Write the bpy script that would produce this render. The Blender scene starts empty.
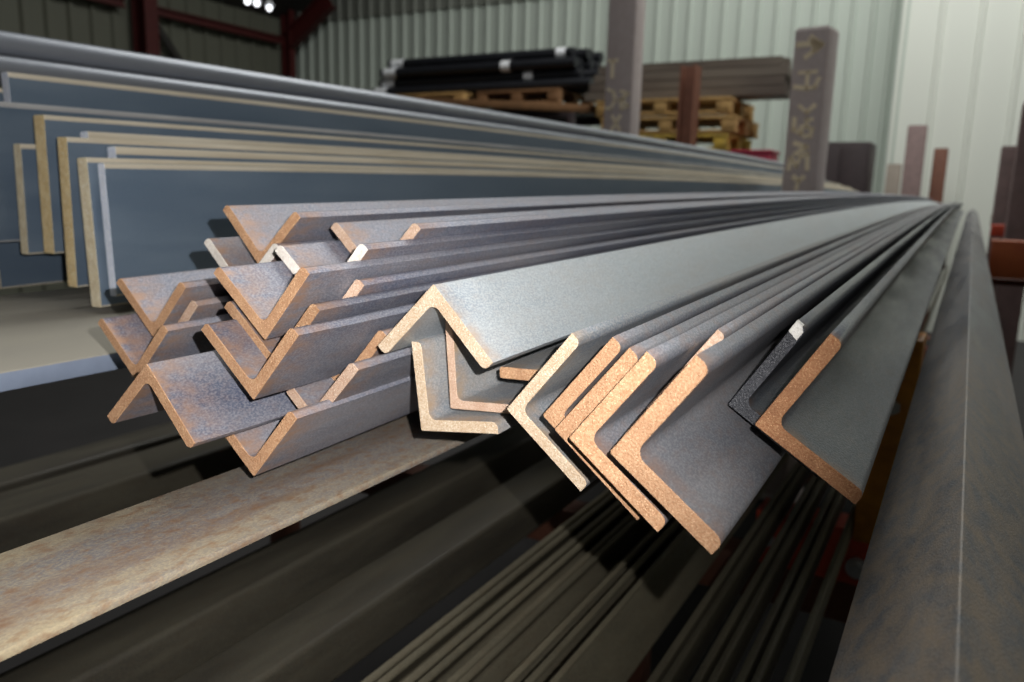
import bpy, bmesh, math, random
from mathutils import Vector, Matrix
from mathutils.geometry import tessellate_polygon
random.seed(7)
scn = bpy.context.scene
COL = scn.collection
H = 1.2            # eye height above the floor; the lists below give heights relative to the eye

# ------------------------------------------------------------------ materials
def new_mat(name):
    m = bpy.data.materials.new(name); m.use_nodes = True
    nt = m.node_tree; nt.nodes.clear()
    out = nt.nodes.new('ShaderNodeOutputMaterial'); b = nt.nodes.new('ShaderNodeBsdfPrincipled')
    nt.links.new(b.outputs[0], out.inputs[0])
    return m, nt, b
def nd(nt, t, **k):
    n = nt.nodes.new(t)
    for a, v in k.items():
        if a in n.inputs: n.inputs[a].default_value = v
        else: setattr(n, a, v)
    return n
def mixc(nt, fac, a, b):
    m = nt.nodes.new('ShaderNodeMix'); m.data_type = 'RGBA'
    for i, v in ((0, fac), (6, a), (7, b)):
        if hasattr(v, 'is_linked'): nt.links.new(v, m.inputs[i])
        elif i == 0: m.inputs[0].default_value = v
        else: m.inputs[i].default_value = (*v, 1)
    return m.outputs[2]
def coords(nt, scale=(1, 1, 1)):
    tc = nt.nodes.new('ShaderNodeTexCoord'); mp = nt.nodes.new('ShaderNodeMapping')
    mp.inputs['Scale'].default_value = scale
    oi = nt.nodes.new('ShaderNodeObjectInfo')
    ml = nd(nt, 'ShaderNodeMath', operation='MULTIPLY'); ml.inputs[1].default_value = 37.0
    nt.links.new(oi.outputs['Random'], ml.inputs[0])
    nt.links.new(ml.outputs[0], mp.inputs['Location'])
    nt.links.new(tc.outputs['Object'], mp.inputs['Vector'])
    return tc, mp.outputs[0], oi
def noise_f(nt, vec, scale, lo=.4, hi=.6, detail=4, rough=.6):
    n = nd(nt, 'ShaderNodeTexNoise', Scale=scale, Detail=detail, Roughness=rough)
    nt.links.new(vec, n.inputs['Vector'])
    r = nt.nodes.new('ShaderNodeMapRange'); r.inputs[1].default_value = lo; r.inputs[2].default_value = hi
    nt.links.new(n.outputs['Fac'], r.inputs[0])
    return r.outputs[0], n.outputs['Fac']
def mul(nt, a, b):
    m = nd(nt, 'ShaderNodeMath', operation='MULTIPLY')
    for i, v in enumerate((a, b)):
        if hasattr(v, 'is_linked'): nt.links.new(v, m.inputs[i])
        else: m.inputs[i].default_value = v
    return m.outputs[0]
def bump(nt, b, h, strength, dist=.001):
    bp = nd(nt, 'ShaderNodeBump', Strength=strength, Distance=dist)
    nt.links.new(h, bp.inputs['Height']); nt.links.new(bp.outputs[0], b.inputs['Normal'])

def mat_mill(name, base, dust, rust, rough=.5, dust_amt=.6, rust_amt=.5, near_rust=.03, metallic=.25, fine=.5):
    """hot rolled steel: mill scale, dust film, rust freckles and rust bleeding in from the sawn end"""
    m, nt, b = new_mat(name)
    tc, v, oi = coords(nt, (1, .16, 1))
    tc2, v2, _ = coords(nt, (1, .6, 1))
    cl, _ = noise_f(nt, v, 22, .38, .66, 5)
    fn, fr = noise_f(nt, v2, 1100, .40, .66, 2)
    md, _ = noise_f(nt, v2, 190, .48, .70, 5)
    big, _ = noise_f(nt, v, 60, .50, .72, 4)
    c = mixc(nt, mul(nt, cl, dust_amt), base, dust)
    c = mixc(nt, mul(nt, fn, fine), c, tuple(x * 1.5 for x in dust))
    c = mixc(nt, mul(nt, md, rust_amt * .7), c, rust)
    c = mixc(nt, mul(nt, big, rust_amt * .6), c, tuple(x * .8 for x in rust))
    if near_rust:
        sx = nt.nodes.new('ShaderNodeSeparateXYZ'); nt.links.new(tc.outputs['Object'], sx.inputs[0])
        r = nt.nodes.new('ShaderNodeMapRange'); r.inputs[1].default_value = near_rust; r.inputs[2].default_value = 0
        nt.links.new(sx.outputs['Y'], r.inputs[0])
        e, _ = noise_f(nt, v2, 120, .35, .65, 4)
        c = mixc(nt, mul(nt, mul(nt, r.outputs[0], .95), e), c, tuple(x * 1.15 for x in rust))
    # each length has its own tone
    hv = nt.nodes.new('ShaderNodeHueSaturation')
    vr = nt.nodes.new('ShaderNodeMapRange'); vr.inputs[3].default_value = .82; vr.inputs[4].default_value = 1.18
    nt.links.new(oi.outputs['Random'], vr.inputs[0]); nt.links.new(vr.outputs[0], hv.inputs['Value'])
    nt.links.new(c, hv.inputs['Color']); nt.links.new(hv.outputs[0], b.inputs['Base Color'])
    rr = nt.nodes.new('ShaderNodeMapRange'); rr.inputs[3].default_value = rough - .08; rr.inputs[4].default_value = rough + .2
    nt.links.new(cl, rr.inputs[0]); nt.links.new(rr.outputs[0], b.inputs['Roughness'])
    b.inputs['Metallic'].default_value = metallic
    bump(nt, b, fr, .35, .0006)
    return m
def mat_end(name, a, c2, dark, rough=.8, metallic=0.0, sc=1000):
    """sawn end face gone over with fine granular rust"""
    m, nt, b = new_mat(name)
    tc, v, oi = coords(nt)
    f, raw = noise_f(nt, v, sc, .36, .64, 3)
    g, _ = noise_f(nt, v, 90, .35, .65, 4)
    s, _ = noise_f(nt, v, sc * 1.4, .60, .68, 2)
    c = mixc(nt, mul(nt, f, .75), a, c2)
    c = mixc(nt, mul(nt, g, .45), c, dark)
    c = mixc(nt, mul(nt, s, .5), c, tuple(min(1, x * 1.7 + .05) for x in c2))
    hv = nt.nodes.new('ShaderNodeHueSaturation')
    vr = nt.nodes.new('ShaderNodeMapRange'); vr.inputs[3].default_value = .85; vr.inputs[4].default_value = 1.15
    nt.links.new(oi.outputs['Random'], vr.inputs[0]); nt.links.new(vr.outputs[0], hv.inputs['Value'])
    nt.links.new(c, hv.inputs['Color']); nt.links.new(hv.outputs[0], b.inputs['Base Color'])
    b.inputs['Roughness'].default_value = rough; b.inputs['Metallic'].default_value = metallic
    bump(nt, b, raw, .8, .0008)
    return m
def mat_plain(name, col, rough=.7, metallic=0, var=.35, sc=25, col2=None, stretch=(1, 1, 1), bmp=.2):
    m, nt, b = new_mat(name)
    tc, v, oi = coords(nt, stretch)
    f, raw = noise_f(nt, v, sc, .35, .65, 5)
    col2 = col2 or tuple(x * .6 for x in col)
    c = mixc(nt, mul(nt, f, var * 2), col, col2)
    nt.links.new(c, b.inputs['Base Color'])
    b.inputs['Roughness'].default_value = rough; b.inputs['Metallic'].default_value = metallic
    bump(nt, b, raw, bmp, .002)
    return m
def mat_emit(name, col, s):
    m, nt, b = new_mat(name)
    b.inputs['Base Color'].default_value = (*col, 1)
    b.inputs['Emission Color'].default_value = (*col, 1); b.inputs['Emission Strength'].default_value = s
    return m

RUST = (.33, .165, .075)
M = dict(
 vbar=mat_mill('v_pile_steel', (.085, .10, .155), (.28, .275, .29), (.29, .17, .105), .5, .7, .28, .03),
 cbar=mat_mill('pale_scale_steel', (.25, .29, .33), (.42, .44, .44), (.36, .27, .20), .48, .75, .22, .012),
 sbar=mat_mill('dusty_steel', (.17, .20, .24), (.36, .35, .33), (.36, .25, .15), .5, .7, .25, .015),
 rbar=mat_mill('fan_steel', (.12, .135, .165), (.25, .245, .25), (.24, .14, .095), .5, .75, .4, .015),
 darkbar=mat_mill('dark_scale_steel', (.055, .066, .085), (.13, .135, .14), (.17, .09, .045), .42, .6, .2, .01),
 bigbar=mat_mill('worn_beam_steel', (.085, .10, .125), (.21, .205, .20), (.32, .245, .165), .5, .85, .45, 1.1),
 lower=mat_mill('shelf_steel', (.12, .11, .08), (.26, .23, .155), (.17, .10, .05), .6, .9, .3, 0, metallic=0),
 lowerdark=mat_mill('shelf_tube_steel', (.04, .036, .03), (.09, .08, .055), (.08, .05, .025), .6, .9, .3, 0, metallic=0),
 blue=mat_mill('blue_scale_plate', (.115, .16, .22), (.17, .22, .275), (.2, .2, .2), .42, .5, .04, 0, metallic=.15, fine=.08),
 edge=mat_plain('pale_edge_cream', (.60, .54, .43), .75, 0, .3, 60, (.42, .35, .24), (1, .1, 1)),
 edgegrey=mat_plain('pale_edge_grey', (.42, .42, .42), .6, .1, .3, 60, (.27, .26, .25), (1, .1, 1)),
 yend=mat_end('flat_end_yellow', (.80, .60, .30), (.88, .74, .46), (.50, .34, .15), sc=300),
 cend=mat_end('flat_end_cream', (.72, .62, .42), (.85, .78, .60), (.48, .36, .2), sc=300),
 bend=mat_end('flat_end_bare', (.72, .78, .92), (.9, .93, 1), (.55, .6, .7), .4, 0, 300),
 orange=mat_end('rusty_sawn_end', (.36, .185, .09), (.54, .345, .20), (.26, .125, .06)),
 pink=mat_end('pale_sawn_end', (.45, .29, .20), (.62, .48, .37), (.36, .20, .12)),
 cream=mat_end('cream_sawn_end', (.46, .33, .21), (.70, .60, .46), (.38, .23, .12)),
 white=mat_end('limewashed_end', (.70, .64, .56), (.9, .86, .8), (.5, .42, .35)),
 qend=mat_end('shaded_brown_end', (.27, .11, .045), (.42, .23, .11), (.17, .07, .03)),  # rust brown, darkened further to carry the shade on this end
 brown=mat_end('dark_brown_end', (.20, .085, .04), (.42, .20, .08), (.12, .05, .03)),
 shadedend=mat_end('shade_painted_end', (.022, .024, .03), (.06, .062, .07), (.015, .015, .018), .4),  # near-black colour stands in for the shade over this end
 bare=mat_end('lit_tip_metal', (.9, .87, .8), (1, .98, .92), (.7, .65, .58), .35, 0),  # pale colour stands in for light catching the tip
 lend=mat_end('shelf_bar_end', (.3, .2, .12), (.4, .28, .16), (.2, .12, .07)),
 rustflat=mat_mill('rust_bloomed_flat', (.15, .14, .14), (.29, .235, .14), (.18, .09, .04), .75, .95, 1.0, 0, metallic=0, fine=.35),
 plate=mat_plain('dusty_plate', (.33, .305, .25), .8, 0, .2, 14, (.26, .245, .215), (1, .3, 1)),
 plateside=mat_plain('plate_blue_edge', (.20, .24, .32), .6, 0, .2, 30),
 round=mat_plain('galvanised_round', (.27, .29, .33), .38, .35, .2, 30, (.18, .20, .24), (1, .1, 1)),
 purple=mat_plain('weathered_post_paint', (.52, .45, .44), .6, 0, .2, 45, (.40, .32, .30)),
 postbrown=mat_plain('red_brown_post', (.19, .075, .045), .6, 0, .3, 20),
 mauve=mat_plain('mauve_brown_post', (.26, .18, .17), .6, 0, .3, 20),
 chalk=mat_plain('chalk_mark', (1, .88, .66), .9, 0, .25, 300, (1, .82, .58)),
 red=mat_plain('red_rack_paint', (.75, .09, .04), .5, 0, .3, 15, (.45, .06, .03)),
 orangep=mat_plain('amber_rack_paint', (1, .42, .05), .45, 0, .35, 18, (.35, .12, .03)),
 rackorange=mat_plain('orange_red_rack_paint', (.50, .13, .04), .5, 0, .3, 15, (.35, .07, .03)),
 darkred=mat_plain('oxide_red_frame', (.085, .009, .008), .6, 0, .3, 8),
 bolt=mat_plain('zinc_bolt', (.75, .75, .78), .3, .6, .1, 60),
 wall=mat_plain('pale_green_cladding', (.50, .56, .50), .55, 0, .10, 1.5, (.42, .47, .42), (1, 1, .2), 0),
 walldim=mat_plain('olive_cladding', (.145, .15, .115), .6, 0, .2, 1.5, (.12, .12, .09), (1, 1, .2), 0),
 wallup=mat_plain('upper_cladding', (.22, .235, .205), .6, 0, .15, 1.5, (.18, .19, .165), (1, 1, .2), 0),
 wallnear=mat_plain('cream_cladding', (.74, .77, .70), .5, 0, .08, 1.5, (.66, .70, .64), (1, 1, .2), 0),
 roof=mat_plain('roof_sheet', (.07, .065, .06), .7, 0, .2, 3),
 floor=mat_plain('dark_concrete', (.022, .02, .02), .9, 0, .35, 3),
 black=mat_plain('black_pipe_wrap', (.012, .013, .017), .45, 0, .3, 12),
 tag=mat_plain('white_tag', (.8, .82, .85), .6, 0, .05, 12),
 wood=mat_plain('pallet_wood', (.50, .31, .11), .8, 0, .35, 20, (.28, .16, .06)),
 plank=mat_plain('brown_timber', (.24, .12, .05), .8, 0, .35, 12),
 yellow=mat_plain('yellow_strap_wood', (.62, .42, .06), .8, 0, .35, 12, (.25, .17, .05)),
 blueb=mat_plain('blue_tub', (.03, .11, .33), .5, 0, .2, 12),
 magenta=mat_plain('magenta_crate', (.40, .03, .07), .5, 0, .2, 12),
 darkbox=mat_plain('dark_cabinet', (.035, .022, .024), .6, 0, .3, 12),
 section=mat_plain('brown_section', (.15, .125, .10), .6, 0, .4, 8, (.07, .05, .04), (.15, 1, 1)),
 beige=mat_plain('beige_post', (.34, .29, .24), .6, 0, .2, 12),
 bulb=mat_emit('lamp_glass', (.95, .97, 1), 3.0),
)

# ------------------------------------------------------------------ object helpers
def tag(o, label=None, cat=None, group=None, kind=None):
    if label: o['label'] = label
    if cat: o['category'] = cat
    if group: o['group'] = group
    if kind: o['kind'] = kind
    return o
def link(name, bm, mats, parent=None, loc=(0, 0, 0), smooth=35):
    me = bpy.data.meshes.new(name)
    bmesh.ops.recalc_face_normals(bm, faces=bm.faces)
    if smooth:
        for f in bm.faces: f.smooth = True
    bm.to_mesh(me); bm.free()
    if smooth: me.set_sharp_from_angle(angle=math.radians(smooth))
    for m in (mats if isinstance(mats, (list, tuple)) else [mats]): me.materials.append(m)
    o = bpy.data.objects.new(name, me); COL.objects.link(o)
    o.location = loc
    if parent: o.parent = parent
    return o
def root(name, loc, rz=0):
    o = bpy.data.objects.new(name, None); COL.objects.link(o); o.location = loc; o.rotation_euler = (0, 0, rz)
    return o
def box(bm, c, s, rot=None, mi=0, bev=0):
    r = bmesh.ops.create_cube(bm, size=1)
    vs = r['verts']
    bmesh.ops.scale(bm, vec=s, verts=vs)
    if bev:
        es = list({e for v in vs for e in v.link_edges})
        g = bmesh.ops.bevel(bm, geom=es, offset=bev, segments=2, affect='EDGES', profile=.5)
        vs = list({v for f in g['faces'] for v in f.verts} | {v for v in vs if v.is_valid})
    if rot is not None: bmesh.ops.rotate(bm, cent=(0, 0, 0), matrix=rot, verts=vs)
    bmesh.ops.translate(bm, vec=c, verts=vs)
    for f in {f for v in vs for f in v.link_faces}: f.material_index = mi
    return vs
def cyl(bm, c, r, h, axis='Z', n=20, mi=0, r2=None):
    g = bmesh.ops.create_cone(bm, cap_ends=True, segments=n, radius1=r, radius2=r if r2 is None else r2, depth=h)
    vs = g['verts']
    if axis == 'X': bmesh.ops.rotate(bm, cent=(0, 0, 0), matrix=Matrix.Rotation(math.pi/2, 3, 'Y'), verts=vs)
    if axis == 'Y': bmesh.ops.rotate(bm, cent=(0, 0, 0), matrix=Matrix.Rotation(math.pi/2, 3, 'X'), verts=vs)
    bmesh.ops.translate(bm, vec=c, verts=vs)
    for f in {f for v in vs for f in v.link_faces}: f.material_index = mi
    return vs

def lift(y, k=1.0):
    """the overhanging ends droop a little: the lengths climb to the rack arms, then level off"""
    t = y - .3
    return k * (.021 * t - .0021 * t * t) if t > 0 else 0

def arc(c, r, a0, a1, n=5):
    return [(c[0] + r*math.cos(math.radians(a0+(a1-a0)*i/n)), c[1] + r*math.sin(math.radians(a0+(a1-a0)*i/n))) for i in range(n+1)]
def angle_profile(L, t, bis, L2=None):
    """rolled angle: sharp heel, root fillet, rounded inner toes; bisector of the opening at bis degrees"""
    L2 = L2 or L
    rt, rr, rh = t*.5, t*.7, t*.16
    pts = arc((rh, rh), rh, 180, 270, 3)
    pts += [(L, 0)] + arc((L-rt, t-rt), rt, 0, 90, 5)
    pts += arc((t+rr, t+rr), rr, 270, 180, 5)
    pts += arc((t-rt, L2-rt), rt, 0, 90, 5) + [(0, L2)]
    a = math.radians(bis - 45)
    return [(x*math.cos(a) - y*math.sin(a), x*math.sin(a) + y*math.cos(a)) for x, y in pts]
def rect_profile(w, h, r=.0005, tilt=0):
    pts = arc((w/2-r, h/2-r), r, 0, 90, 2) + arc((-w/2+r, h/2-r), r, 90, 180, 2) + arc((-w/2+r, -h/2+r), r, 180, 270, 2) + arc((w/2-r, -h/2+r), r, 270, 360, 2)
    a = math.radians(tilt)
    return [(x*math.cos(a) - y*math.sin(a), x*math.sin(a) + y*math.cos(a)) for x, y in pts]
def sweep(bm, prof, y0, y1, wy, k=1.0, cham=.0003, end_mi=1, n=30, side_mi=None, skew=0, cap=True):
    """profile swept along +Y from local y0; wy = world y of local 0"""
    N = len(prof)
    def off(d):
        o = []
        for i in range(N):
            p0, p1, p2 = prof[i-1], prof[i], prof[(i+1) % N]
            e1 = Vector((p1[0]-p0[0], p1[1]-p0[1])); e2 = Vector((p2[0]-p1[0], p2[1]-p1[1]))
            if e1.length: e1.normalize()
            if e2.length: e2.normalize()
            nn = Vector((-(e1.y+e2.y), e1.x+e2.x))
            if nn.length: nn.normalize()
            o.append((p1[0]+nn.x*d, p1[1]+nn.y*d))
        return o
    ys = [(y0, off(cham)), (y0+cham, prof)]
    L = y1 - y0
    for i in range(1, n+1):
        t = (i/n)**1.5
        ys.append((y0+cham+(L-cham)*t, prof))
    rings = []
    base = lift(wy, k)
    for y, pr in ys:
        dz = lift(wy+y, k) - base; dx = skew*y
        rings.append([bm.verts.new((p[0]+dx, y, p[1]+dz)) for p in pr])
    for ri, (a, b) in enumerate(zip(rings, rings[1:])):
        for i in range(N):
            f = bm.faces.new((a[i], a[(i+1) % N], b[(i+1) % N], b[i]))
            f.material_index = end_mi if ri == 0 else (side_mi(i) if side_mi else 0)
    for rg in (rings[0], rings[-1]):
        for tri in tessellate_polygon([[v.co for v in rg]]):
            try: bm.faces.new([rg[i] for i in tri]).material_index = end_mi
            except ValueError: pass
def angle_iron(x, z, d, bis, label, body='vbar', end='orange', L=.05, t=.005, y1=7.3, k=1.0, group=None, skew=0, L2=None, name='angle_iron'):
    bm = bmesh.new()
    y1 += random.uniform(-.08, .08)
    sweep(bm, angle_profile(L, t, bis, L2), 0, y1-d, d, k, skew=skew)
    o = link(name, bm, [M[body], M[end]], loc=(x, d, z+H), smooth=40)
    return tag(o, label, 'angle bar', group)
def flat_bar(x, ztop, zbot, d, label, w=.0135, body='blue', edge='edge', end='yend', tilt=2.5, y1=6.3, k=1.0, strip=.003, group=None):
    h = ztop - zbot
    bm = bmesh.new()
    pr = rect_profile(w, h, .0018, 0)
    # the face below its rolled top edge is mill scale, edge strips are cream or grey
    N = len(pr)
    hs = h/2
    pr2 = []
    for i, p in enumerate(pr): pr2.append(p)
    # extra points along the faces so the pale edge strip can be its own band
    pr2.insert(6, (-w/2, hs-.0018-strip))
    pr2.append((w/2, hs-.0018-strip))
    a = math.radians(tilt)
    def side(i):
        p, q = pr2[i], pr2[(i+1) % len(pr2)]
        return 2 if (p[1]+q[1])/2 > hs-.0018-strip+1e-5 or (p[1]+q[1])/2 < -hs+.0019 else 0
    prr = [(px*math.cos(a) - pz*math.sin(a), px*math.sin(a) + pz*math.cos(a)) for px, pz in pr2]
    sweep(bm, prr, 0, y1-d+random.uniform(-.08, .08), d, k, side_mi=side)
    o = link('flat_bar', bm, [M[body], M[end], M[edge]], loc=(x, d, (ztop+zbot)/2+H), smooth=40)
    return tag(o, label, 'flat bar', group)

# ------------------------------------------------------------------ the left pile of upturned angles
GV = 'angle irons in the left pile'
def V(x, z, d, b, label, **k): return angle_iron(x/1000, z/1000, d, b, label, group=GV, t=.0065, **k)
V(-316, -81, .292, 94, 'large V of angle iron with bright orange end, front centre of the left pile', end='orange')
V(-313.5, -99.8, .296, 94, 'angle iron nested beneath the large front V, its left leg and right toe showing')
V(-314.8, -90.4, .332, 94, 'angle iron set back below the front V, only a pale right toe showing', end='pink')
V(-315.3, -71.2, .336, 94, 'angle iron with white left toe resting inside the front V', end='white')
V(-315, -60, .382, 92, 'angle iron with pinkish end, highest right one lying set back in the left pile', end='pink')
V(-401, -54, .369, 88, 'topmost angle iron V at the back left against the blue flat bar', end='orange')
V(-409, -75, .36, 90, 'angle iron with white chalky toes just below the topmost back V', end='white')
V(-459, -102, .329, 92, 'leftmost upper angle iron V beside the yellow flat bar ends', end='orange')
V(-456, -114, .335, 92, 'angle iron sandwiched between the two leftmost V ends, worn toe', end='pink')
V(-453, -126.4, .31, 92, 'lowest of the leftmost V ends above the dusty plate, shadow beside its toe', end='orange')
V(-309.5, -109.4, .277, 94, 'second large orange V directly below the front centre V', end='orange')
V(-305.5, -118.9, .34, 94, 'angle iron with orange right toe showing left of the pale ridge-shaped angle', end='orange')
V(-356, -91, .25, -92, 'ridge-up angle iron crossing at the left, broad blue-grey face towards the viewer', end='orange')
V(-317, -154, .282, 94, 'lowest angle iron V of the left pile above the rusty flat', end='orange')
V(-301, -131, .31, 93, 'angle iron nested inside the lowest V with greyish pink end', end='pink', L2=.026)

# ------------------------------------------------------------------ centre
angle_iron(-.231, -.047, .325, -90, 'broad ridge-up angle iron with pale blue-grey face and cream end, centre', 'cbar', 'cream', t=.0070, L=.051)
angle_iron(-.2505, -.132, .342, 53, 'cream-ended angle iron standing like an L under the ridge-up angle, the lower left one', 'sbar', 'cream', t=.0064)
angle_iron(-.240, -.1205, .355, 50, 'angle iron nested inside the cream L, shadowed by the ridge-up angle', 'sbar', 'pink')
bm = bmesh.new(); sweep(bm, rect_profile(.034, .0065, .0015, 3), 0, 5.8, .37)
tag(link('flat_bar', bm, [M['sbar'], M['orange']], loc=(-.2005, .37, -.0985+H)), 'narrow flat bar with rusty end peeping out under the ridge-up angle', 'flat bar')

# ------------------------------------------------------------------ the fan on the right
GF = 'angle irons of the right fan'
def F(x, z, d, b, label, body='rbar', end='orange', **k): return angle_iron(x/1000, z/1000, d, b, label, body, end, group=GF, skew=-.003, **k)
F(-181, -102, .315, 6, 'leftmost angle iron of the right fan, pale end, gap behind it', 'sbar', 'cream', t=.006, L=.052)
F(-154, -97, .30, 6, 'second angle iron from the left in the right fan', end='orange', t=.0064)
F(-141.5, -98, .287, 6, 'third angle iron from the left in the right fan, tight against the second', t=.0064)
F(-130, -97, .277, 7, 'fourth angle iron from the left in the right fan, bluish inner face', t=.0066)
F(-107, -95, .264, 8.5, 'largest angle iron end of the right fan, grey speckled inner face towards the viewer', t=.0072, L=.051)
F(-118.7, -96, .335, 8, 'set-back angle iron of the right fan, only its pinkish upper toe visible', end='pink', t=.0048)
Pb = angle_iron(-.088, -.095, .36, 12, 'angle iron with shade painted black on its end and light painted on its tip', 'darkbar', 'shadedend', t=.0058, group=GF, skew=-.003)
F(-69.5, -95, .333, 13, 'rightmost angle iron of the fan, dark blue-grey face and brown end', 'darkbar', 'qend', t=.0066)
bm = bmesh.new()   # lit tip, painted bright, of the end whose shade is painted black
a = math.radians(57)
prt = [(x*math.cos(a)-y*math.sin(a), x*math.sin(a)+y*math.cos(a)) for x, y in ([(.0435, -.00505)] + [(.0503, -.0050)] + arc((.0475, -.0029), .0030, 0, 90, 4)[1:] + [(.0500, .0002), (.0435, .0002)])]
prt = [(x*math.cos(a)-y*math.sin(a), x*math.sin(a)+y*math.cos(a)) for x, y in [(.0432, -.00515), (.0478, -.00515), (.0500, -.0032), (.0503, .0002), (.0445, .0002)]]
sweep(bm, prt, -.0004, .004, .36, n=2, end_mi=0)
tag(link('lit_tip', bm, [M['bare']], parent=Pb), 'bright tip with light painted in')

# big ridge-up angle running under the viewer
angle_iron(.0112, -.130, -.10, -88, 'long wide ridge-up angle bar running past at the right edge, scratched grey-brown face', 'bigbar', 'orange', L=.0515, t=.006, y1=7.3, k=0, name='angle_beam').rotation_euler = (.012, 0, 0)

# ------------------------------------------------------------------ flat bars standing on edge, left
GL = 'flat bars standing on edge at the left'
flat_bar(-.727, .016, -.112, .477, 'front flat bar on edge, wide blue-grey face and bare whitish end', end='bend', group=GL, w=.010)
flat_bar(-.745, .021, -.124, .470, 'flat bar with pale yellow end right behind the front blue flat', end='cend', group=GL, w=.0155)
flat_bar(-.766, .034, -.09, .515, 'set-back flat bar with cream top edge between the two yellow ends', end='bend', group=GL, strip=.006)
flat_bar(-.787, .041, -.108, .475, 'flat bar with orange-yellow end, second yellow end from the right', end='yend', tilt=-.5, group=GL, w=.0155)
flat_bar(-.818, .050, -.085, .52, 'flat bar with broad cream upper strip behind the orange-yellow end', end='bend', group=GL, strip=.016, edge='edge')
flat_bar(-.858, .0655, -.079, .495, 'flat bar with tall broad yellow end, near the left edge of the pile', end='yend', tilt=-.5, group=GL, w=.0185)
flat_bar(-.895, .036, -.082, .490, 'shorter flat bar with grey-cream end just left of the tall yellow end', end='cend', tilt=-1.5, group=GL, body='blue')
flat_bar(-.925, .080, -.07, .46, 'flat bar with grey top edge passing out of the left frame edge', end='cend', tilt=.5, group=GL, edge='edgegrey', strip=.004)
flat_bar(-.952, .116, -.04, .517, 'tallest-standing flat bar with blue face and whitish end at the left frame edge', end='bend', group=GL, strip=.004)
flat_bar(-.982, .10, -.128, .50, 'rearmost flat bar hidden behind the tallest blue one', end='cend', group=GL)
for i, (x, z, r, lab) in enumerate([(-1.024, .153, .0145, 'upper round grey bar, topmost of the left stack'), (-1.012, .126, .0115, 'lower round grey bar just above the blue flat bars'), (-1.045, .120, .0135, 'round grey bar hidden behind the two upper round bars')]):
    bm = bmesh.new()
    sweep(bm, [(r*math.cos(t*math.tau/24), r*math.sin(t*math.tau/24)) for t in range(24)], 0, 6.1, .3, .8)
    tag(link('round_bar', bm, [M['round'], M['cend']], loc=(x, .3, z+H)), lab, 'round bar', 'round bars on the left stack')

bm = bmesh.new(); box(bm, (0, 0, 0), (.20, .07, .040), bev=.003)
tag(link('timber_packer', bm, M['plank'], loc=(-.925, .68, -.1085+H)), 'short dark brown timber packer under the flat bars at the left edge', 'timber')
# ------------------------------------------------------------------ plates and flats under the piles
bm = bmesh.new(); sweep(bm, rect_profile(.38, .014, .001), 0, 6.3, -.1, 0, side_mi=lambda i: 2 if i in (11, 8, 9, 10) else 0)
tag(link('steel_plate', bm, [M['plate'], M['cend'], M['plateside']], loc=(-.75, -.1, -.137+H)), 'wide dusty cream plate with blue edge lying under the flat bars at the left', 'steel plate')
bm = bmesh.new(); sweep(bm, rect_profile(.079, .0045, .001), 0, 6.3, -.2, 0)
tag(link('flat_bar', bm, [M['rustflat'], M['orange']], loc=(-.3205, -.2, -.1675+H)), 'wide rusty flat bar with yellow-brown blotches running under the left pile', 'flat bar')

# ------------------------------------------------------------------ lower shelf
def tube(x0, x1, ztop, h, label, mat='lowerdark', y0=-.1, y1=6.2, r=.006, cat='steel tube'):
    bm = bmesh.new()
    w = x1-x0
    pr = rect_profile(w, h, r)
    pr = []
    for cx, cz, a0 in ((w/2-r, h/2-r, 0), (-w/2+r, h/2-r, 90), (-w/2+r, -h/2+r, 180), (w/2-r, -h/2+r, 270)):
        pr += arc((cx, cz), r, a0, a0+90, 4)
    sweep(bm, pr, 0, y1-y0, y0, 0, n=8)
    tag(link('square_tube', bm, [M[mat], M['lend']], loc=((x0+x1)/2, y0, ztop-h/2+H)), label, cat, 'tubes on the lower shelf')
tube(-1.20, -1.13, -.42, .06, 'dim square tube farthest left on the lower shelf, below the cream plate')
tube(-1.115, -1.02, -.425, .06, 'paler square tube on the lower shelf, left of the rusty flat bar')
tube(-.70, -.632, -.43, .06, 'dark square tube on the lower shelf along the right side of the rusty flat bar', y1=3.1)
tube(-.577, -.51, -.44, .06, 'brownish square tube alone between the rusty flat bar and the thin lower angles', y1=3.1)
LN = ['first', 'second', 'third', 'fourth', 'fifth', 'sixth', 'seventh', 'eighth', 'ninth', 'tenth', 'eleventh', 'twelfth', 'thirteenth', 'fourteenth']
LX = [-.414, -.399, -.384, -.369, -.352, -.340, -.309, -.291, -.275, -.198, -.187, -.164, -.152, -.131, -.119, -.094]
LN.append('fifteenth')
for i, x in enumerate(LX):
    if i > 8:
        bm = bmesh.new(); sweep(bm, rect_profile(.0072, .038, .0014, -3), 0, 6.1, .02, 0, n=8)
        tag(link('flat_bar', bm, [M['lower'], M['lend']], loc=(x, .02, -.44+H)), 'thin dim flat bar on edge, lower shelf, %s to the right of the gap' % LN[i-9], 'flat bar', 'thin flats on the lower shelf')
        continue
    zt = -.42 + (.004 if i % 2 else 0)
    angle_iron(x-.036, zt-.052, .02, 8, 'thin dim angle iron on the lower shelf, %s from the left below the fan' % LN[i], 'lower', 'lend', L=.063, t=.0068, y1=6.1, k=0, group='angle irons on the lower shelf')

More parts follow.
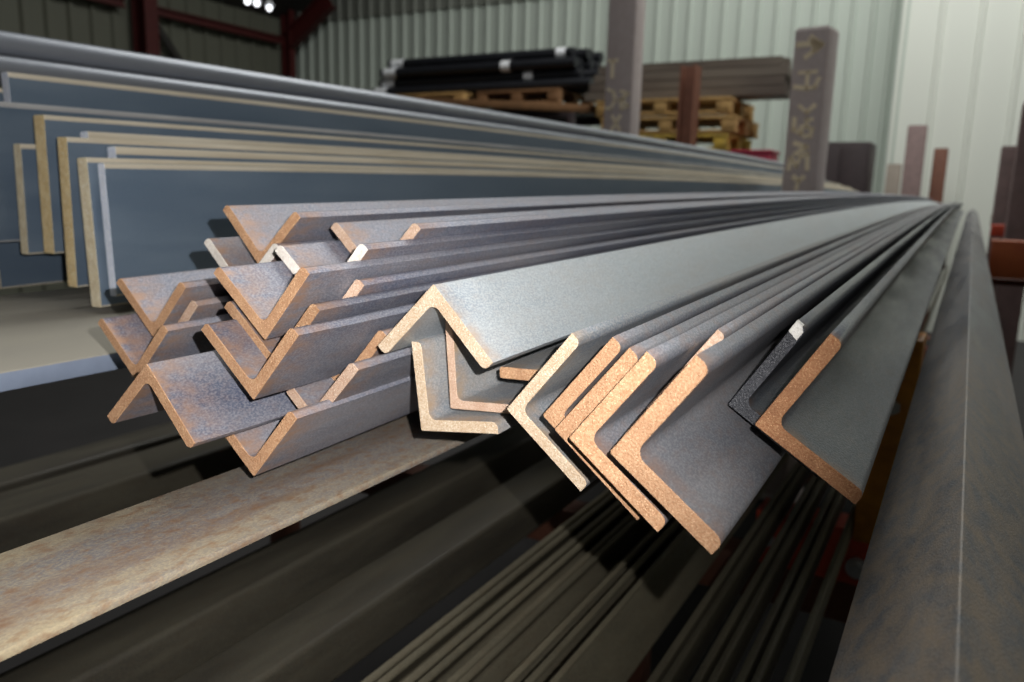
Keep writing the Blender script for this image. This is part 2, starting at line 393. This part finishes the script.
# ------------------------------------------------------------------ rack frames
def post(x, y, zt, w, dp, label, mat, rz=0, zb=None, name='rack_post'):
    """box-section upright with rolled corners and a folded lip"""
    zb = -H if zb is None else zb
    r = root(name, (x, y, zb+H), rz); tag(r, label, 'rack post')
    bm = bmesh.new()
    hh = zt-zb
    box(bm, (0, 0, hh/2), (w, dp, hh), bev=.006)
    link('upright', bm, M[mat], r, smooth=50)
    bm = bmesh.new(); box(bm, (0, 0, hh+.0025), (w*.9, dp*.9, .005), bev=.0015); link('end_cap', bm, M[mat], r)
    if zb == -H:
        bm = bmesh.new(); box(bm, (0, 0, .005), (w*1.9, dp*1.9, .01), bev=.002); link('base_plate', bm, M[mat], r)
    return r
def strokes(polys, w=.006, th=.0012):
    """chalk strokes in the XZ plane, thin raised quads"""
    bm = bmesh.new()
    for pl in polys:
        for a, b in zip(pl, pl[1:]):
            d = Vector((b[0]-a[0], 0, b[1]-a[1])); L = d.length
            ang = math.atan2(b[1]-a[1], b[0]-a[0])
            box(bm, ((a[0]+b[0])/2, 0, (a[1]+b[1])/2), (L+w*.8, th, w*random.uniform(.8, 1.2)), rot=Matrix.Rotation(-ang, 3, 'Y'))
    return bm

Y2 = 3.25
p2 = post(-.572, Y2, .615, .125, .12, 'purple-grey rack post standing clear of the bars, chalked with an arrow and letters', 'purple', math.radians(-9))
h2 = .615 + H
zz = lambda v: h2 - v
tw = .004
def marks(par, y, w, sets):
    for nm_, lab, polys in sets:
        c = link(nm_, strokes(polys, w), M['chalk'], par, (0, y, 0), 0)
        if lab: c['label'] = lab
marks(p2, -.0606, .020, [('chalk_arrow', 'chalked arrow pointing right', [[(-.045, zz(.055)), (.02, zz(.055)), (.04, zz(.062))], [(0, zz(.035)), (.04, zz(.062)), (-.012, zz(.10))], [(.01, zz(.045)), (.02, zz(.08))]])])
marks(p2, -.0606, .0155, [('chalk_letter', None, [[(-.03, zz(.155)), (.03, zz(.155))], [(0, zz(.155)), (0, zz(.21))], [(-.045, zz(.205)), (0, zz(.212)), (.03, zz(.21)), (.042, zz(.18))]]),
    ('chalk_letter', None, [[(-.02, zz(.275)), (.01, zz(.30)), (.035, zz(.275))]]),
    ('chalk_letter', None, [[(-.035, zz(.32)), (-.035, zz(.36)), (-.005, zz(.375)), (-.005, zz(.35))]]),
    ('chalk_letter', None, [[(.03, zz(.325)), (.012, zz(.325)), (.012, zz(.35)), (.035, zz(.36)), (.03, zz(.385)), (.008, zz(.385))]]),
    ('chalk_letter', None, [[(-.025, zz(.41)), (.02, zz(.425)), (-.02, zz(.45))]]),
    ('chalk_letter', None, [[(-.04, zz(.505)), (-.035, zz(.465)), (-.012, zz(.495)), (.0, zz(.46)), (.025, zz(.45)), (.03, zz(.505))]]),
    ('chalk_letter', None, [[(-.018, zz(.535)), (0, zz(.55)), (.018, zz(.535))], [(0, zz(.55)), (-.004, zz(.578))]])])
p1 = post(-1.335, Y2, 1.0, .125, .1, 'pale purple-grey rack post behind the round bars, smudged chalk figures on it', 'purple', math.radians(-3))
z1 = lambda v: H + v
marks(p1, -.0506, .0150, [('chalk_letter', None, [[(-.045, z1(.545)), (-.012, z1(.545))], [(-.03, z1(.545)), (-.03, z1(.48))]]),
    ('chalk_letter', None, [[(-.045, z1(.43)), (-.02, z1(.42)), (-.012, z1(.385)), (-.03, z1(.35)), (-.05, z1(.355))]]),
    ('chalk_letter', None, [[(.015, z1(.42)), (.045, z1(.41)), (.015, z1(.385)), (.048, z1(.36)), (.02, z1(.35)), (.012, z1(.385)), (.03, z1(.39))]]),
    ('chalk_letter', None, [[(-.02, z1(.32)), (.015, z1(.265))], [(.015, z1(.32)), (-.02, z1(.265))]]),
    ('chalk_letter', None, [[(-.03, z1(.235)), (.025, z1(.235))]])])
post(-.465, 7.62, .62, .145, .12, 'short mauve-brown rack post beyond the far bar ends, taller of the pair', 'mauve')
post(-.28, 7.9, .45, .11, .10, 'short brown rack post beyond the far bar ends, smaller of the pair', 'postbrown')
post(.150, 3.25, .335, .08, .08, 'grey-mauve rack post at the right frame edge', 'mauve')
post(.125, 4.45, .26, .07, .07, 'slim brown rack post behind the one at the right frame edge', 'mauve')

rk = root('bar_rack', (-.7, 1.2, 0)); tag(rk, 'steel bar rack under all the piles, red arm and amber bracket showing at lower right', 'rack')
def beam(x0, x1, y, ztop, h, dpt, mat, par, bolts=(), lab=None):
    t = .008; w = x1-x0; o = par.location
    bm = bmesh.new()
    box(bm, (0, 0, h/2), (w, t, h), bev=.002)
    box(bm, (0, dpt/2, t/2), (w, dpt, t), bev=.002)
    box(bm, (0, dpt/2, h-t/2), (w, dpt, t), bev=.002)
    c = link('crossbeam', bm, M[mat], par, ((x0+x1)/2-o.x, y-o.y, ztop-h+H-o.z))
    if lab: c['label'] = lab
    for (bx, bz) in bolts:
        bm = bmesh.new(); cyl(bm, (0, 0, 0), .016, .008, 'Y', 24); cyl(bm, (0, -.008, 0), .011, .012, 'Y', 6)
        link('bolt', bm, M['bolt'], c, (bx-(x0+x1)/2, -t/2-.004, bz-ztop+h), smooth=30)
def leg(x, y, zt, w, par, mat='postbrown', zb=-H):
    o = par.location; bm = bmesh.new(); hh = zt-zb
    box(bm, (0, 0, hh/2), (w, w, hh), bev=.005); box(bm, (0, 0, .005), (w*2, w*2, .01), bev=.002)
    link('leg', bm, M[mat], par, (x-o.x, y-o.y, zb+H-o.z))
beam(-1.45, -.06, 1.25, -.192, .09, .05, 'postbrown', rk)
beam(-1.45, -.06, 3.42, -.16, .09, .05, 'postbrown', rk)
beam(-.235, .0, 1.2, -.475, .085, .06, 'red', rk, [(-.221, -.515), (-.085, -.53)], 'red arm')
beam(-1.45, .12, 3.42, -.56, .075, .06, 'red', rk, (), 'red arm')
beam(-1.45, .12, 1.3, -.60, .075, .06, 'postbrown', rk)
for lx in (-1.4, -.47, .1):
    leg(lx, 1.34, -.6, .055, rk)
    leg(lx, 3.50, -.6, .055, rk)
leg(-1.42, 1.34, -.2, .05, rk, zb=-.6); leg(-1.42, 3.50, -.17, .05, rk, zb=-.6)
o_ = rk.location
bm = bmesh.new(); box(bm, (0, 0, .12), (.056, .012, .28), bev=.003); box(bm, (-.023, .035, .12), (.01, .07, .28), bev=.002); box(bm, (.023, .035, .12), (.01, .07, .28), bev=.002)
br = link('bracket', bm, M['orangep'], rk, (-.060-o_.x, 1.1-o_.y, -.43+H-o_.z)); br['label'] = 'amber bracket'
for bz in (.172, .215):
    bm = bmesh.new(); cyl(bm, (0, 0, 0), .010, .01, 'Y', 6); link('bolt', bm, M['bolt'], br, (.002, -.011, bz), smooth=30)
rr_ = root('side_rack', (.8, 2.6, 0)); tag(rr_, 'orange and red steel rack behind the wide angle beam at the right frame edge', 'rack')
beam(.060, 1.4, 2.6, -.100, .105, .05, 'rackorange', rr_, (), 'orange beam')
beam(.060, 1.4, 2.66, -.21, .02, .05, 'postbrown', rr_)
beam(.075, 1.4, 3.6, -.08, .045, .05, 'red', rr_, (), 'thin red beam')
beam(.09, 1.4, 4.6, -.055, .05, .05, 'postbrown', rr_)
for ly in (2.68, 3.68, 4.68):
    leg(1.35, ly, -.12, .06, rr_); leg(.55, ly, -.24, .06, rr_)

# ------------------------------------------------------------------ building shell
def corrugated(name, p0, p1, z0, z1, pitch, depth, mat, rib=.35):
    """trapezoidal cladding from p0 to p1 (plan), normal on the left of p0->p1"""
    d = Vector((p1[0]-p0[0], p1[1]-p0[1])); L = d.length; d.normalize(); n = Vector((-d.y, d.x))
    pts = []; s = 0
    while s < L:
        pts += [(s, 0), (s+pitch*(1-rib), 0), (s+pitch*(1-rib*.75), depth), (s+pitch*(1-rib*.25), depth)]
        s += pitch
    bm = bmesh.new(); cols = []
    for s, o in pts:
        x, y = p0[0]+d.x*s+n.x*o, p0[1]+d.y*s+n.y*o
        cols.append([bm.verts.new((x+n.x*b, y+n.y*b, z)) for b, z in ((0, z0), (0, z1), (-.02, z1), (-.02, z0))])
    for a, b in zip(cols, cols[1:]):
        for i in range(4): bm.faces.new((a[i], a[(i+1) % 4], b[(i+1) % 4], b[i]))
    bm.faces.new(cols[0]); bm.faces.new(cols[-1])
    o = link(name, bm, M[mat], smooth=0); o['kind'] = 'structure'; return o
XW, YW = -8.6, 8.6
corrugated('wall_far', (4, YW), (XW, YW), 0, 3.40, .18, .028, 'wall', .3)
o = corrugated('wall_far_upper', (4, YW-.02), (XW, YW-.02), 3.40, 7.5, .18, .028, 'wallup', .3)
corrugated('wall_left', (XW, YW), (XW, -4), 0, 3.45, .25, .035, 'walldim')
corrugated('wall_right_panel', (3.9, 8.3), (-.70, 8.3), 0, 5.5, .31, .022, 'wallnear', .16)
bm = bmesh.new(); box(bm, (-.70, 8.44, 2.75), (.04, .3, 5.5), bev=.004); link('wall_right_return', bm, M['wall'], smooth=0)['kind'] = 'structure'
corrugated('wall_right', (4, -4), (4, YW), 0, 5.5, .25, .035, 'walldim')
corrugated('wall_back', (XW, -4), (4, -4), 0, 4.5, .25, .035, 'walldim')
bm = bmesh.new(); box(bm, (-2.3, 2.3, -.05), (12.8, 12.8, .1)); link('floor', bm, M['floor'], smooth=0)['kind'] = 'structure'
bm = bmesh.new()
a = math.atan2(1.9, 4.2)
box(bm, (XW+2.1, 2.3, 3.45+.95), (4.62, 12.8, .06), rot=None)
bm.free(); bm = bmesh.new()
vs = [bm.verts.new(v) for v in ((XW, -4, 3.45), (XW+4.4, -4, 5.4), (XW+4.4, YW, 5.4), (XW, YW, 3.45))]
f = bm.faces.new(vs); g = bmesh.ops.extrude_face_region(bm, geom=[f])
bmesh.ops.translate(bm, vec=(0, 0, .06), verts=[e for e in g['geom'] if isinstance(e, bmesh.types.BMVert)])
link('ceiling', bm, M['roof'], smooth=0)['kind'] = 'structure'
# steel frame of the shed
def ibeam(name, p, q, h, w, label, mat='darkred', up=(0, 0, 1)):
    p, q = Vector(p), Vector(q); d = (q-p); L = d.length; d.normalize()
    u = Vector(up); s = d.cross(u); s.normalize(); u = s.cross(d)
    bm = bmesh.new(); t = .02
    for c, sz in (((0, 0, 0), (.012, h-2*t)), ((0, 0, h/2-t/2), (w, t)), ((0, 0, -h/2+t/2), (w, t))):
        box(bm, (0, L/2, c[2]), (sz[0], L, sz[1]))
    m = Matrix((s, d, u)).transposed()
    bmesh.ops.rotate(bm, cent=(0, 0, 0), matrix=m, verts=bm.verts)
    o = link(name, bm, M[mat], loc=p, smooth=0); return tag(o, label, 'steel beam')
YC = 6.15
ibeam('portal_column', (XW+.2, YC, 0), (XW+.2, YC, 3.5), .24, .17, 'red steel column against the dark left wall', up=(1, 0, 0))
ibeam('portal_column', (XW+.16, YW-.2, 0), (XW+.16, YW-.2, 3.55), .16, .1, 'dark red steel column in the far corner of the shed', up=(1, 0, 0))
ibeam('eaves_purlin', (XW+.12, -3.8, 3.15), (XW+.12, YC-.2, 3.15), .10, .08, 'dark red purlin along the left wall, left of the red column')
ibeam('eaves_purlin', (XW+.12, YC+.2, 3.15), (XW+.12, YW-.3, 3.15), .10, .08, 'dark red purlin along the left wall, right of the red column')
ibeam('knee_brace', (XW+.12, YC+.15, 3.05), (XW+.12, YC+1.1, 1.9), .07, .07, 'thin dark diagonal brace beside the red column', 'roof')
ibeam('haunch_rafter', (XW+.2, YW-.22, 3.15), (XW+.95, YW-.22, 3.62), .24, .12, 'dark red sloping haunch in the far corner under the roof')
for i, (x, y, zl, lab) in enumerate([(-6.85, 6.55, 3.08, 'right one of the small bright lamps under the dark roof'), (-6.66, 6.2, 3.04, 'middle one of the small bright lamps under the dark roof'), (-6.5, 5.93, 2.99, 'left one of the small bright lamps under the dark roof')]):
    r = root('pendant_lamp', (x, y, zl)); tag(r, lab, 'lamp', 'lamps under the roof')
    bm = bmesh.new(); g = bmesh.ops.create_uvsphere(bm, u_segments=16, v_segments=10, radius=.028); link('bulb', bm, M['bulb'], r)
    bm = bmesh.new(); cyl(bm, (0, 0, .05), .055, .05, n=20, r2=.02); link('lamp_shade', bm, M['tag'], r)
    bm = bmesh.new(); cyl(bm, (0, 0, .07+.6), .006, 1.2, n=8); link('cable', bm, M['black'], r)

# ------------------------------------------------------------------ goods stored along the far wall
def storage_shelf(x0, x1, y, z, d, lab):
    r = root('storage_rack', ((x0+x1)/2, y, 0)); tag(r, lab, 'rack')
    w = x1-x0
    for sx in (-1, 1):
        for yy in (0, d):
            bm = bmesh.new(); box(bm, (sx*(w/2-.04), yy, z/2), (.07, .06, z), bev=.004); link('leg', bm, M['darkbox'], r)
    for yy in (0, d):
        bm = bmesh.new(); box(bm, (0, yy, z-.05), (w, .05, .1), bev=.004); link('shelf_beam', bm, M['darkbox'], r)
    bm = bmesh.new(); box(bm, (0, d/2, z-.01), (w-.02, d-.06, .02), bev=.003); link('deck', bm, M['darkbox'], r)
def pallet(x, y, z, w, d, lab, mat='wood', h=.13, rz=0):
    r = root('wooden_pallet', (x, y, z), rz); tag(r, lab, 'pallet', 'pallets along the far wall')
    for i in range(3):
        for j in (-1, 0, 1):
            bm = bmesh.new(); box(bm, (j*(w/2-.06), (i-1)*(d/2-.06), h/2), (.11, .11, h-.044), bev=.004); link('block', bm, M[mat], r)
        bm = bmesh.new(); box(bm, (0, (i-1)*(d/2-.06), .011), (w, .1, .022), bev=.003); link('bottom_board', bm, M[mat], r)
    for i in range(6):
        bm = bmesh.new(); box(bm, (0, -d/2+.05+i*(d-.1)/5, h-.011), (w, .1, .022), bev=.003); link('deck_board', bm, M[mat], r)
storage_shelf(-6.0, -3.35, 7.0, 2.0, .9, 'dark storage rack along the far wall under the black pipes')
k = 0
nm = ['lower', 'middle', 'upper']
for row in range(4):
    for j in range(5 - (row > 2)):
        x0, x1 = -5.75+.06*row, -3.3+random.uniform(-.1, .15)
        r = .052
        xs = (x0+x1)/2
        yy = 6.97+j*.11+(row % 2)*.055; z = 2.15+r+row*.096
        o = root('wrapped_pipe', (xs, yy, z)); k += 1
        tag(o, 'black wrapped pipe on the far pallets, layer %s up, %s from the front' % (['one', 'two', 'three', 'four'][row], ['one', 'two', 'three', 'four', 'five'][j]), 'pipe', 'black wrapped pipes')
        bm = bmesh.new(); cyl(bm, (0, 0, 0), r, x1-x0, 'X', 16); link('pipe', bm, M['black'], o)
        if j == 0 and row > 0:
            bm = bmesh.new(); cyl(bm, ((x1-x0)/2-[0, .55, .75, .12][row], 0, 0), r*1.03, .10, 'X', 16); tag(link('label_wrap', bm, M['tag'], o), 'white label wrap')
        if j == 0:
            bm = bmesh.new(); cyl(bm, (-(x1-x0)/2+.12, 0, 0), r*1.03, .16, 'X', 16); tag(link('label_wrap', bm, M['tag'], o), 'white end wrap')
pallet(-5.0, 7.2, 2.02, 1.05, .85, 'yellow wooden pallet under the left half of the black pipes')
pallet(-3.9, 7.25, 2.02, .9, .85, 'brown pallet under the right half of the black pipes', 'plank')
bm = bmesh.new(); box(bm, (0, 0, 0), (2.3, .09, .07), rot=Matrix.Rotation(math.radians(4), 3, 'Y'), bev=.005)
tag(link('timber_beam', bm, M['plank'], loc=(-3.9, 6.75, 2.0)), 'long brown timber sloping under the black pipes', 'timber')
bm = bmesh.new(); cyl(bm, (0, 0, .12), .09, .24, n=20, r2=.11); cyl(bm, (0, 0, .235), .118, .014, n=20)
tag(link('blue_tub', bm, M['blueb'], loc=(-4.55, 6.75, 1.66)), 'small blue tub below the pallet of black pipes', 'tub')
# second store: brown sections on pallets, right of the left chalked post
for row in range(4):
    for j in range(4):
        x0, x1 = -3.05+.04*row, -1.37+random.uniform(-.03, .03)
        bm = bmesh.new()
        w = .085; t = .012
        box(bm, (0, 0, 0), (x1-x0, w, t)); box(bm, (0, -w/2+t/2, .033), (x1-x0, t, .055)); box(bm, (0, w/2-t/2, .033), (x1-x0, t, .055))
        o = link('channel_section', bm, M['section'], loc=((x0+x1)/2, 6.6+j*.1, 2.0+row*.072), smooth=0)
        if j == 0 and row == 3: o_top = o
        tag(o, 'brown steel channel on the far stack, layer %s up, %s back' % (['one', 'two', 'three', 'four'][row], ['first', 'second', 'third', 'fourth'][j]), 'steel channel', 'brown channels on the far stack')
for i, (x, z, m, lab) in enumerate([(-2.3, 1.845, 'wood', 'upper yellow-brown pallet under the brown channels'), (-2.25, 1.70, 'wood', 'middle pallet of the stack under the brown channels'), (-2.3, 1.56, 'yellow', 'lower yellow pallet of the stack under the brown channels')]):
    pallet(x, 6.8, z, 1.15, .8, lab, m, .125)
storage_shelf(-2.95, -1.3, 6.4, 1.43, .9, 'dark storage rack under the pallets of brown channels')
for (x, w, lab) in ((-1.95, .35, 'magenta crate below the stacked pallets, left'), (-1.55, .3, 'magenta crate below the stacked pallets, right')):
    bm = bmesh.new(); box(bm, (0, 0, .06), (w, .3, .12), bev=.008); box(bm, (0, 0, .12), (w+.02, .32, .02), bev=.004)
    tag(link('plastic_crate', bm, M['magenta'], loc=(x, 6.6, 1.435)), lab, 'crate')
ibeam('storage_column', (-1.98, 6.15, 0), (-1.98, 6.15, 2.17), .12, .15, 'red-brown steel column in front of the stacked pallets', 'postbrown', up=(1, 0, 0))
for (x, z, rz, lab) in ((.03, .02, .9, 'white tag on the end'), (.06, -.2, .2, 'white tag hanging below the end')):
    bm = bmesh.new(); box(bm, (0, 0, 0), (.10, .008, .16), rot=Matrix.Rotation(-rz*.6, 3, 'Y'), bev=.003)
    tag(link('paper_tag', bm, M['tag'], o_top, (.9+x, -.055, z), smooth=0), lab)
r = root('steel_cabinet', (-.93, 6.95, 0)); tag(r, 'dark maroon cabinet against the far wall right of the chalked post', 'cabinet')
bm = bmesh.new(); box(bm, (0, 0, .82), (.42, .4, 1.64), bev=.01); link('body', bm, M['darkbox'], r)
for s in (-1, 1):
    bm = bmesh.new(); box(bm, (s*.1, -.206, .85), (.185, .012, 1.5), bev=.004); dd = link('door', bm, M['darkbox'], r)
    bm = bmesh.new(); box(bm, (s*.03, -.218, .9), (.012, .015, .12), bev=.003); link('handle', bm, M['bolt'], dd)
post(-.56, 7.0, .28, .1, .1, 'beige post at the edge of the near cladding', 'beige')

# ------------------------------------------------------------------ camera and light
f = 790.0
b = Vector((460/f, -138/f, 1)).normalized()
dn = Vector((-107/f, 4149/f, 1)); dn -= b*dn.dot(b); dn.normalize()
up = -dn; X = b.cross(up); X.normalize()
if X.x < 0: X = -X
R = Matrix((X, b, up))
cx, cy, cz = R @ Vector((1, 0, 0)), -(R @ Vector((0, 1, 0))), -(R @ Vector((0, 0, 1)))
mw = Matrix((cx, cy, cz)).transposed().to_4x4(); mw.translation = (0, 0, H)
cam = bpy.data.cameras.new('camera'); cam.lens = f/1024*36; cam.sensor_width = 36; cam.clip_start = .01; cam.clip_end = 100
cam.dof.use_dof = True; cam.dof.focus_distance = .36; cam.dof.aperture_fstop = 11
co = bpy.data.objects.new('camera', cam); COL.objects.link(co); co.matrix_world = mw; scn.camera = co

def cam_pt(u, v, z): return Vector((0, 0, H)) + cx*u*z - cy*v*z - cz*z
# the camera's own flash, just up and right of the lens, its beam centred a little left
fl = bpy.data.lights.new('flash', 'SPOT'); fl.energy = 19; fl.color = (1, .98, .97); fl.spot_size = math.radians(100); fl.spot_blend = 1; fl.shadow_soft_size = .0015
fo = bpy.data.objects.new('flash', fl); COL.objects.link(fo)
fp = Vector((0, 0, H)) + cx*.027 + cy*.023; fo.location = fp
aim = cam_pt((190-512)/f, (240-341)/f, 1.0)
fo.rotation_euler = (aim-fp).to_track_quat('-Z', 'Y').to_euler()
def area(name, loc, target, sx, sy, e, col):
    l = bpy.data.lights.new(name, 'AREA'); l.shape = 'RECTANGLE'; l.size = sx; l.size_y = sy; l.energy = e; l.color = col
    o = bpy.data.objects.new(name, l); COL.objects.link(o); o.location = loc
    o.rotation_euler = (Vector(target)-Vector(loc)).to_track_quat('-Z', 'Y').to_euler()
area('rooflight', (-.5, 5.5, 6.2), (-.8, 6.0, 0), 5, 3, 330, (1, 1, .96))
area('post_fill', (-.6, .8, 6.3), (-.8, 3.6, 1.3), 3, 2.2, 52, (1, .99, .96))  # added overhead fill, brightens the fronts of the chalked posts
w = bpy.data.worlds.new('sky'); scn.world = w; w.use_nodes = True
w.node_tree.nodes['Background'].inputs[0].default_value = (.78, .88, 1, 1); w.node_tree.nodes['Background'].inputs[1].default_value = .055
vs_ = scn.view_settings; vs_.view_transform = 'Standard'; vs_.look = 'None'; vs_.gamma = 1; vs_.use_curve_mapping = False; vs_.exposure = 0
